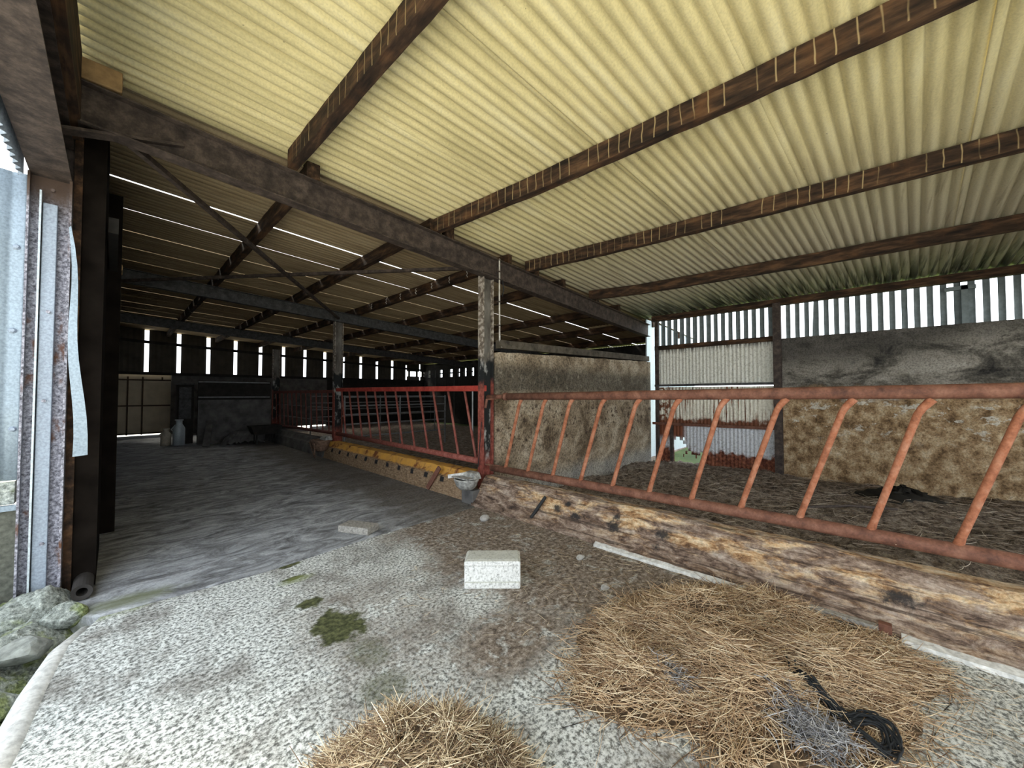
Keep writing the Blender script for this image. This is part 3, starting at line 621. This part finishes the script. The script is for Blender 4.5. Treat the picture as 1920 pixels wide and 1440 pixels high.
# pale fillet along the foot of the kerb, in two lengths, and a loose lath between them
def fillet(pts, w, label):
    R = [[(x - w / 2 + jit(.006), y, 0.0), (x - w / 2 + .01 + jit(.006), y, .022), (x + w / 2, y, .035 + jit(.006)), (x + w / 2, y, 0.0)] for x, y in pts]
    return tag(MB().loft(R).build('lime_strip', white_paint), label, 'strip')
def lin(a, b, n): return [(a[0] + (b[0] - a[0]) * i / n, a[1] + (b[1] - a[1]) * i / n) for i in range(n + 1)]
fillet(lin((3.30, 2.02), (3.315, .6), 24), .05, 'thin white lime strip at the kerb foot, beyond the straw pile')
fillet(lin((3.32, -.1), (3.29, -1.9), 26), .075, 'thick white lime strip at the kerb foot, right of the straw pile')
lath = thing('loose_lath', 'grey lath lying along the kerb foot behind the straw', 'lath', (3.36, .15, 0))
MB().bar((3.335, .36, .03), (3.33, 0.0, .035), .05, .03).build('board', brick_mat, lath, bevel=.004)
MB().box(3.31, 3.355, -.06, -.0, .02, .075).build('metal_end', rail_mat, lath, label='rusty metal end')
# board joints: a crack board near the column, timber offcut, rubber strap, stones, paint
tag(MB().bar((3.40, 5.06, .03), (3.44, 4.8, .38), .07, .03, up=(1, 0, .2)).build('timber_offcut', offcut_mat, bevel=.004), 'red brown timber offcut leaning against the yellow-topped kerb', 'offcut')
tag(MB().bar((3.385, 2.92, .05), (3.50, 2.79, .30), .035, .03, up=(1, 0, .2)).build('rubber_strap', black_rubber, bevel=.008), 'black rubber strap hanging on the ochre kerb near the column', 'strap')
stone(3.05, 3.36, .03, .075, .05, .04, pale_stone, 'small pale stone on the floor before the kerb, below the front column', seed=3)
stone(2.95, 1.95, .015, .05, .035, .025, pale_stone, 'small white stone on muck to the right of the pale block', seed=5)
stone(2.64, 1.52, .012, .05, .03, .02, pale_stone, 'flat white chip lying between the pale block and the straw', seed=6)
# ================================================================ DRINKING BOWLS
def bowl(cx, cy, cz, rx, ry, depth, m, label, lid_m, arm=True):
    t = thing('drinking_bowl', label, 'drinking bowl', (cx, cy, cz - depth)); N = 24
    def ring(s, z): return [(cx + rx * s * math.cos(2 * math.pi * k / N), cy + ry * s * math.sin(2 * math.pi * k / N), z) for k in range(N)]
    MB().loft([ring(.25, cz - depth), ring(.6, cz - depth * .92), ring(.85, cz - depth * .6), ring(.97, cz - depth * .2), ring(1.06, cz), ring(1.06, cz + .02), ring(.94, cz + .02),
               ring(.85, cz - depth * .2), ring(.6, cz - depth * .6), ring(.15, cz - depth * .75)]).build('bowl', m, t, smooth=True)
    MB().loft([[(cx + rx * .15, cy - ry * .8, cz + .01), (cx + rx * 1.05, cy - ry * .8, cz + .01), (cx + rx * 1.05, cy + ry * .8, cz + .01), (cx + rx * .15, cy + ry * .8, cz + .01)],
               [(cx + rx * .35, cy - ry * .55, cz + .09), (cx + rx * 1.0, cy - ry * .55, cz + .1), (cx + rx * 1.0, cy + ry * .55, cz + .1), (cx + rx * .35, cy + ry * .55, cz + .09)]]).build('valve_cover', lid_m, t, bevel=.012)
    MB().tube([(cx + rx * .8, cy, cz - depth * .6), (cx + rx * .8, cy, .0)], .022, 8).build('supply_pipe', rusty_bowl, t)
    return t
w1 = bowl(3.33, 4.03, .33, .155, .17, .13, enamel, 'chipped grey drinking bowl fixed to the kerb at the front column', enamel)
MB().bar((3.2, 4.27, .36), (3.46, 4.12, .385), .012, .05).build('front_flap', white_paint, w1)
MB().box(3.24, 3.46, 3.9, 4.25, .35, .365).build('nose_paddle', enamel, w1)
w2 = bowl(3.32, 9.3, .42, .2, .24, .25, rusty_bowl, 'rust-streaked drinking bowl on the kerb at the far column', enamel)
MB().tube([(3.12, 9.1, .38), (3.14, 9.12, .15), (3.2, 9.3, .04), (3.22, 9.5, .16), (3.16, 9.52, .38)], .014, 8).build('hoop', rusty_bowl, w2)
MB().box(3.35, 3.5, 3.92, 4.16, .0, .19).build('pedestal', cross_mat, w1, bevel=.01)
# ================================================================ LEFT POST, CLADDING, FLASHING
lp = thing('door_post', 'rust-pitted steel post at the left edge with a galvanised angle bolted on', 'post', (-.35, 4.42, 0))
MB().box(-.445, -.25, 4.40, 4.412, -.1, 3.098).build('web', post_mat, lp)
MB().box(-.26, -.246, 4.33, 4.5, -.1, 3.098).build('flange', post_mat, lp)
MB().box(-.456, -.444, 4.33, 4.5, -.1, 3.098).build('flange', post_mat, lp)
an = MB().box(-.385, -.315, 4.36, 4.4, -.1, 2.9).build('angle', galv_dim, lp, label='galvanised steel angle', bevel=.004)
MB().box(-.4, -.39, 4.34, 4.4, -.1, 2.98).build('angle_lip', galv, an)
for z, x in ((2.1, -.345), (1.45, -.352), (.42, -.34), (3.0, -.34)):
    MB().tube([(x, 4.365, z), (x, 4.345, z)], .012, 6).build('bolt', post_mat, lp)
MB().box(-.244, -.2, 4.43, 4.455, .0, 3.6).build('timber_edge', timber2, lp, label='rotten brown timber edge')
fl = []
for i in range(13):
    t = i / 12; z = 2.72 - 1.68 * t; x0 = -.252 + .045 * t + .012 * math.sin(t * 9); x1 = x0 + .012 + .062 * t ** .8
    fl.append([(x0, 4.24, z), (x1, 4.22 + .015 * math.sin(t * 7), z + .008), (x1, 4.225 + .015 * math.sin(t * 7), z + .008), (x0, 4.246, z)])
MB().loft(fl).build('torn_flashing', galv_blue, lp, label='torn bent galvanised flashing strip')
# galvanised corrugated sheet towards the camera, with its toothed top, and the block base under it
def lsheet(u, v):
    x = -1.7 + 1.24 * u; return (x, 4.43 - .02 * abs(math.sin(math.pi * (x + .53) / .19)) ** .7, .89 + 2.2 * v)
ls = thing('cladding_sheet', 'bright galvanised corrugated sheet at the extreme left beside the post', 'sheet', (-1.08, 4.42, .9))
MB().grid(lsheet, 104, 4).build('sheet', galv_blue, ls, smooth=True, solid=.004)
for x, z in ((-.5, 2.55), (-.505, 1.95), (-.49, 1.25), (-.88, 2.55), (-.88, 1.25)):
    MB().tube([(x, 4.42, z), (x, 4.396, z)], [.024, .01], 8).build('fixing', galv_dim, ls)
MB().bar((-1.7, 4.40, .70), (-.46, 4.40, .70), .05, .035).build('ledge', galv_blue, ls)
def apron(u, v):
    y = -6.5 + 10.85 * u; return (-.485 + .014 * math.cos(2 * math.pi * y / .1), y, 3.05 + .4 * v)
tag(MB().grid(apron, 108 * 8, 1).build('apron_sheet', galv_dim, smooth=True, solid=.004), 'corrugated apron sheet with toothed lower edge outside the overhead brown beam', 'sheet')
bw = struct('wall_left_base'); MB().box(-1.7, -.46, 4.4, 4.55, -.3, .68).build('block_base', base_block, bw); MB().box(-1.7, -.475, 4.42, 4.55, .72, .88).build('rubble_course', rubble_mat, bw)
fp = thing('floor_pipe', 'dark open-ended pipe lying along the foot of the left wall', 'pipe', (-.14, 4.2, 0))
N = 20
def rg(r, y): return [(-.135 + r * math.cos(2 * math.pi * k / N), y, .06 + r * math.sin(2 * math.pi * k / N)) for k in range(N)]
MB().loft([rg(.03, 4.6), rg(.03, 4.19), rg(.055, 4.18), rg(.055, 9.0)], cap=True).build('pipe', m_plain('dark_iron_pipe', (.05, .045, .042), .7), fp, smooth=False)
# ================================================================ RUBBLE AT THE LEFT
def bank(u, v):
    x = -1.3 + 1.2 * u; y = 1.9 + 2.45 * v
    edge = -.36 + .075 * (y - 2.0) if y < 3.5 else -.25 + .3 * (y - 3.5)
    t = max(0, min(1, (edge - x + .05) / .28)); h = -.2 + t * (.16 + .1 * v + .05 * math.sin(9 * x + 4 * y) + .04 * math.sin(17 * y)) + (.06 * max(0, v - .6) * t)
    return (x, y, h + jit(.012))
tag(MB().grid(bank, 60, 90).build('rubble_bank', rubble_mat, smooth=True), 'mossy grey bank of rubble outside the slab at the lower left', 'rubble', kind='stuff')
for i, (x, y, z, a, b, c, lab) in enumerate(((-.33, 3.62, .0, .13, .12, .07, 'flat lichened stone on the mossy bank, right beside the post foot'), (-.2, 3.98, -.0, .12, .13, .085, 'grey stone wedged between the slab corner and floor pipe'),
        (-.42, 4.12, .03, .13, .14, .09, 'moss-topped stone at the foot of the left post'), (-.40, 3.15, -.04, .1, .14, .07, 'rough grey stone halfway down the mossy bank'),
        (-.42, 2.72, -.1, .09, .12, .06, 'lowest dark stone of the mossy bank, at the left picture edge'), (-.56, 3.5, .03, .12, .15, .1, 'pale stone at the back of the mossy bank below the block wall'))):
    stone(x, y, z, a, b, c, rubble_mat if i != 0 else stone_mat, lab, seed=20 + i)
# ================================================================ BLOCK AND BRICK
bt = math.atan2(2.0 - 2.31, 2.19 - 1.89)
bk = thing('concrete_block', 'pale grey stepped concrete block sitting upright on the mucky floor', 'block', (2.04, 2.155, 0))
pr = [(0, 0), (0, .17), (.012, .185), (.03, .19), (.12, .235), (.25, .235), (.25, 0)]
ob = MB(); ct, st_ = math.cos(bt), math.sin(bt); Lb = .435
PR = [(0, 0), (0, .02), (.006, .026), (.006, .165), (.0, .172), (.0, .205), (.035, .21), (.2, .21), (.2, 0)]
R = [[(1.89 + t * ct - p * st_, 2.31 + t * st_ + p * ct, z) for p, z in PR] for t in (0, .02, Lb - .02, Lb)]
for i in (0, 3): R[i] = [(x, y, max(.004, min(z, .2))) for x, y, z in R[i]]
ob.loft(R).build('body', block_mat, bk, bevel=.008)
R2 = [[(1.89 + t * ct - p * st_, 2.31 + t * st_ + p * ct, z) for p, z in ((-.012, 0), (-.012, .045), (.01, .05), (.01, 0))] for t in (.004, Lb - .004)]
MB().loft(R2).build('foot_lip', block_mat, bk, bevel=.006)
a = math.atan2(3.9 - 4.23, 1.87 - 1.7)
p0 = Vector((1.70, 4.23, 0)); d1_ = Vector((math.cos(a), math.sin(a), 0)); n1 = Vector((-math.sin(a), math.cos(a), 0))
mb = MB(); L_, W_, H_ = .38, .19, .075
mb.add([p0 + d1_ * s * L_ + n1 * t * W_ + Vector((0, 0, z)) for z in (0, H_) for t in (0, 1) for s in (0, 1)], [(0, 2, 3, 1), (4, 5, 7, 6), (0, 1, 5, 4), (2, 6, 7, 3), (0, 4, 6, 2), (1, 3, 7, 5)])
tag(mb.build('concrete_brick', brick_mat, bevel=.008), 'thin grey concrete brick lying flat near the slab joint', 'brick')
# ================================================================ FAR CLUTTER
mc = thing('steel_cabinet', 'tall dark cabinet standing beside the white far door', 'cabinet', (1.5, 15.2, 0))
MB().box(1.3, 1.68, 15.0, 15.5, 0, 1.78).build('body', dark_wall, mc, bevel=.02)
MB().box(1.27, 1.7, 14.97, 15.5, 1.78, 1.82).build('top', far_steel, mc)
MB().box(1.34, 1.62, 14.985, 15.0, .75, 1.7).build('door', far_steel, mc)
def can(cx, cy, r, h, m, label):
    t = thing('milk_can', label, 'can', (cx, cy, 0)); N = 16
    rg = lambda s, z: [(cx + s * r * math.cos(2 * math.pi * k / N), cy + s * r * math.sin(2 * math.pi * k / N), z) for k in range(N)]
    MB().loft([rg(1, 0), rg(1, h * .62), rg(.95, h * .68), rg(.55, h * .82), rg(.55, h * .95), rg(.7, h * .96), rg(.7, h)]).build('body', m, t, smooth=True)
    MB().tube([(cx - r * .95, cy, h * .55), (cx - r * 1.25, cy, h * .62), (cx - r * .6, cy, h * .8)], .012, 6).build('handle', m, t)
can(1.33, 14.75, .14, .75, galv, 'tall pale metal can in front of the dark cabinet'); can(1.06, 14.9, .12, .5, m_plain('cream_can', (.55, .5, .4), .5), 'short cream can beside the white far door')
tag(MB().bar((1.80, 13.55, .04), (2.0, 14.4, .7), .16, .03).build('leaning_board', cross_mat, bevel=.004), 'grey board leaning on the dark cross wall', 'board')
def hp(u, v):
    x = 2.15 + 1.15 * u; y = 13.7 + .75 * v; return (x, y, .4 * math.sin(math.pi * u) * math.sin(math.pi * min(1, v * .9 + .05)) - .01 + jit(.03))
tag(MB().grid(hp, 24, 20).build('rubble_heap', cross_mat), 'low grey heap of rubble in front of the dark cross wall', 'rubble', kind='stuff')
tr = thing('feed_trough', 'small dark trough standing on legs by the far dim column', 'trough', (3.1, 13.3, 0))
MB().loft([[(2.85, 13.1, .3), (3.45, 13.1, .3), (3.45, 13.5, .3), (2.85, 13.5, .3)], [(2.75, 13.02, .55), (3.55, 13.02, .55), (3.55, 13.58, .55), (2.75, 13.58, .55)], [(2.8, 13.07, .55), (3.5, 13.07, .55), (3.5, 13.53, .55), (2.8, 13.53, .55)], [(2.9, 13.13, .33), (3.4, 13.13, .33), (3.4, 13.47, .33), (2.9, 13.47, .33)]]).build('basin', dark_wall, tr)
for x in (2.92, 3.38):
    for y in (13.15, 13.45): MB().bar((x, y, 0), (x, y, .32), .03, .03, up=(0, 1, 0)).build('leg', dark_wall, tr)
def dk(u, v):
    a = u * 2 * math.pi; r = v; return (8.15 + (.42 + .12 * math.sin(3 * a)) * r * math.cos(a) + jit(.04), -.3 + (.5 + .12 * math.sin(5 * a)) * r * math.sin(a) + jit(.04), -.1 + .2 * (1 - r) ** .7 + jit(.05) * (1 - r))
tag(MB().grid(dk, 30, 10).build('muck_heap', dark_heap, smooth=True), 'low black heap of muck in the pen at the foot of the right wall', 'heap', kind='stuff')
tag(MB().tube([(6.3, .7, .0), (6.7, .25, .03), (7.0, -.2, .01)], .018, 7).build('dark_stick', dark_steel), 'dark stick lying on the bedding inside the front pen', 'stick')
# ================================================================ STRAW
def strands(name, P, ang, pitch, L, wid, m, curl=.25):
    n = len(P); d = np.stack([np.cos(ang) * np.cos(pitch), np.sin(ang) * np.cos(pitch), np.sin(pitch)], 1)
    side = np.stack([-np.sin(ang), np.cos(ang), np.zeros(n)], 1); up = np.cross(d, side)
    V = np.zeros((n, 4, 3, 3)); cu = rng.normal(0, curl, n); cz = rng.normal(0, curl * .5, n)
    for i, t in enumerate((-.5, -.17, .17, .5)):
        c = P + d * (t * L)[:, None] + side * ((cu * L) * (t * t - .1))[:, None] + up * ((cz * L) * (t * t))[:, None]
        for k in range(3):
            q = 2 * math.pi * k / 3
            V[:, i, k] = c + (side * math.cos(q) + up * math.sin(q)) * (wid * (1 if abs(t) < .4 else .55))[:, None]
    V[:, :, :, 2] = np.maximum(V[:, :, :, 2], .002)
    base = (np.arange(n) * 12)[:, None, None]; F = []
    for i in range(3):
        for k in range(3): F.append((i * 3 + k, i * 3 + (k + 1) % 3, (i + 1) * 3 + (k + 1) % 3, (i + 1) * 3 + k))
    F = (np.array(F)[None] + base).reshape(-1, 4)
    me = bpy.data.meshes.new(name); me.vertices.add(n * 12); me.vertices.foreach_set('co', V.ravel())
    me.loops.add(F.size); me.loops.foreach_set('vertex_index', F.ravel().astype(np.int32))
    me.polygons.add(len(F)); me.polygons.foreach_set('loop_start', np.arange(0, F.size, 4, dtype=np.int32)); me.polygons.foreach_set('loop_total', np.full(len(F), 4, np.int32))
    me.update(calc_edges=True); me.validate(); me.materials.append(m)
    o = bpy.data.objects.new(name, me); C.objects.link(o); return o
poly = np.array([(1.55, 1.1), (2.0, 1.36), (2.65, 1.3), (3.24, .92), (3.34, .4), (3.3, -.02), (3.02, -.25), (2.5, -.14), (2.05, .02), (1.66, .42), (1.78, .62), (1.62, .82)])
def sdist(X, Y):
    ins = np.zeros(len(X), bool); dm = np.full(len(X), 9.)
    for (ax, ay), (bx, by) in zip(poly, np.roll(poly, -1, 0)):
        c = ((ay > Y) != (by > Y)) & (X < (bx - ax) * (Y - ay) / (by - ay + 1e-9) + ax); ins ^= c
        t = np.clip(((X - ax) * (bx - ax) + (Y - ay) * (by - ay)) / ((bx - ax) ** 2 + (by - ay) ** 2), 0, 1)
        dm = np.minimum(dm, np.hypot(X - ax - t * (bx - ax), Y - ay - t * (by - ay)))
    return np.where(ins, dm, -dm)
def hay_h(X, Y):
    d = sdist(X, Y); b = .075 * (np.sin(X * 7.3 + 1.2) * np.sin(Y * 8.1 + .4) + .6 * np.sin(X * 15 + Y * 9) * np.sin(Y * 13))
    return np.clip(d / .35, 0, 1) ** .7 * (.09 + b)
def gridh(name, x0, x1, y0, y1, fn, m, n=90):
    X, Y = np.meshgrid(np.linspace(x0, x1, n), np.linspace(y0, y1, n)); Z = fn(X.ravel(), Y.ravel())
    return MB().add(list(zip(X.ravel(), Y.ravel(), Z)), [(j * n + i, j * n + i + 1, (j + 1) * n + i + 1, (j + 1) * n + i) for j in range(n - 1) for i in range(n - 1)
        if max(Z[j * n + i], Z[j * n + i + 1], Z[(j + 1) * n + i]) > -.004])
def pick(n, fn, x0, x1, y0, y1, dens):
    X = rng.uniform(x0, x1, n); Y = rng.uniform(y0, y1, n); k = rng.random(n) < dens(X, Y); return X[k], Y[k]
hs = thing('straw_pile', 'wide loose pile of golden straw spread before the kerb at the lower right', 'straw', (2.4, .6, 0)); hs['kind'] = 'stuff'
o = gridh('matted_base', 1.4, 3.4, -.4, 1.5, lambda X, Y: hay_h(X, Y) * .92 - .006, straw_base).build('matted_base', straw_base, hs, smooth=True)
dn = lambda X, Y: np.clip((sdist(X, Y) + .12) / .3, 0, 1) ** 1.5 * (.35 + .65 * (np.sin(X * 5 + 1) * np.sin(Y * 6) > -.5))
X, Y = pick(42000, None, 1.4, 3.4, -.45, 1.55, dn); n = len(X)
ang = np.where(rng.random(n) < .5, rng.normal(-.6, .5, n), rng.uniform(0, 6.3, n)) + .8 * np.sin(X * 4 + Y * 3)
so_ = strands('loose_straw', np.stack([X, Y, hay_h(X, Y) + rng.uniform(.0, .028, n)], 1), ang, rng.normal(0, .16, n), rng.gamma(3, .038, n) + .03, rng.uniform(.001, .0024, n), straw_mat)
so_.parent = hs; so_.matrix_parent_inverse = Matrix.Translation(-hs.location); so_['kind'] = 'stuff'
def hp1(X, Y):
    a = (X - .78) * .70 - (Y - 1.22) * .71; b = (X - .78) * .71 + (Y - 1.22) * .70
    r = np.sqrt((a / .46) ** 2 + (b / .34) ** 2); return np.where(r < 1, .25 * np.clip(1 - r ** 1.8, 0, 1) * (1 + .18 * np.sin(X * 21 + 1) * np.sin(Y * 17)), -.02)
hh = thing('straw_heap', 'small mound of weathered straw on the pale slab at the bottom centre', 'straw', (.8, 1.16, 0)); hh['kind'] = 'stuff'
gridh('matted_base', .25, 1.35, .6, 1.75, lambda X, Y: hp1(X, Y) * .9 - .004, straw_base, 70).build('matted_base', straw_base, hh, smooth=True)
X, Y = pick(26000, None, .2, 1.4, .55, 1.8, lambda X, Y: np.clip(hp1(X, Y) / .05, 0, 1)); n = len(X)
so_ = strands('loose_straw', np.stack([X, Y, np.maximum(hp1(X, Y), 0) + rng.uniform(0, .03, n)], 1), rng.uniform(0, 6.3, n), rng.normal(0, .3, n), rng.gamma(3, .03, n) + .03, rng.uniform(.001, .0024, n), straw_old)
so_.parent = hh; so_.matrix_parent_inverse = Matrix.Translation(-hh.location); so_['kind'] = 'stuff'
# scattered wisps on the floor and in the pen
X, Y = pick(5200, None, 1.0, 3.35, -.6, 3.2, lambda X, Y: np.clip((X - 1.3) / 1.6, 0, 1) * np.clip(1.2 - Y / 3, .1, 1) * .6); n = len(X)
tag(strands('straw_litter', np.stack([X, Y, rng.uniform(.003, .008, n)], 1), rng.uniform(0, 6.3, n), np.zeros(n), rng.gamma(3, .02, n) + .02, rng.uniform(.0008, .0016, n), straw_old), 'scattered wisps of straw over the mucky floor before the kerb', 'straw', kind='stuff')
X, Y = rng.uniform(3.95, 8.95, 2600), rng.uniform(-1.5, 3.6, 2600); n = len(X)
Zb = -.06 + .05 * np.sin(X * 3.1 + 1.3 * Y) * np.sin(Y * 2.7) + rng.uniform(0, .02, n)
me_o = strands('pen_litter', np.stack([X, Y, Zb + .2], 1), rng.uniform(0, 6.3, n), rng.normal(0, .12, n), rng.gamma(3, .045, n) + .04, rng.uniform(.0015, .0035, n), m_straw('dirty_litter', [(0, (.1, .072, .05)), (.5, (.34, .26, .19)), (1, (.7, .61, .5))]))
me_o.location.z = -.2; tag(me_o, 'dirty straw litter trodden over the floor of the front pen', 'litter', kind='stuff')
# ---- twine
tw = thing('twine_hank', 'tangled hank of black twine lying on the golden straw', 'twine', (2.3, .15, .1))
def spline(pts, n=10):
    P = [Vector(p) for p in pts]; out = []
    for i in range(len(P) - 1):
        a, b, c, d = P[max(i - 1, 0)], P[i], P[i + 1], P[min(i + 2, len(P) - 1)]
        for k in range(n):
            t = k / n; out.append(.5 * ((2 * b) + (c - a) * t + (2 * a - 5 * b + 4 * c - d) * t * t + (3 * b - a - 3 * c + d) * t ** 3))
    return out + [P[-1]]
rp = [(2.47, .345), (2.42, .325), (2.37, .27), (2.34, .21), (2.31, .15), (2.30, .10), (2.33, .05), (2.33, .0), (2.28, -.03), (2.22, -.03), (2.18, .0), (2.2, .05), (2.25, .10), (2.31, .17)]
hz = lambda x, y: float(hay_h(np.array([x]), np.array([y]))[0])
for k in range(18):
    ox, oy = jit(.034), jit(.034)
    pts = [(x + ox + jit(.012), y + oy + jit(.012), hz(x, y) + .035 + .02 * random.random()) for x, y in rp[: random.randint(9, 14)]]
    if k > 2: pts = pts[2:]
    MB().tube(spline(pts, 5), .0042, 6).build('strand', twine_black, tw, smooth=True)
def tuft(cx, cy, rx, ry, n, label):
    X = cx + rng.normal(0, rx, n); Y = cy + rng.normal(0, ry, n); z = hay_h(X, Y) + rng.uniform(.01, .05, n)
    o = strands('net_wrap', np.stack([X, Y, z], 1), rng.uniform(0, 6.3, n), rng.normal(0, .4, n), rng.gamma(3, .018, n) + .02, rng.uniform(.0012, .0026, n), twine_grey, .8)
    return tag(o, label, 'net wrap', kind='stuff')
tuft(2.10, .20, .065, .06, 900, 'crumpled grey bunch of net wrap on the straw beside the black twine')
tuft(1.96, .74, .03, .05, 130, 'small dark grey wisp of net wrap on the left of the straw pile')
for o in C.objects:
    if o.type == 'MESH' and o.parent is None and 'kind' not in o and 'category' not in o: print('UNTAGGED', o.name)
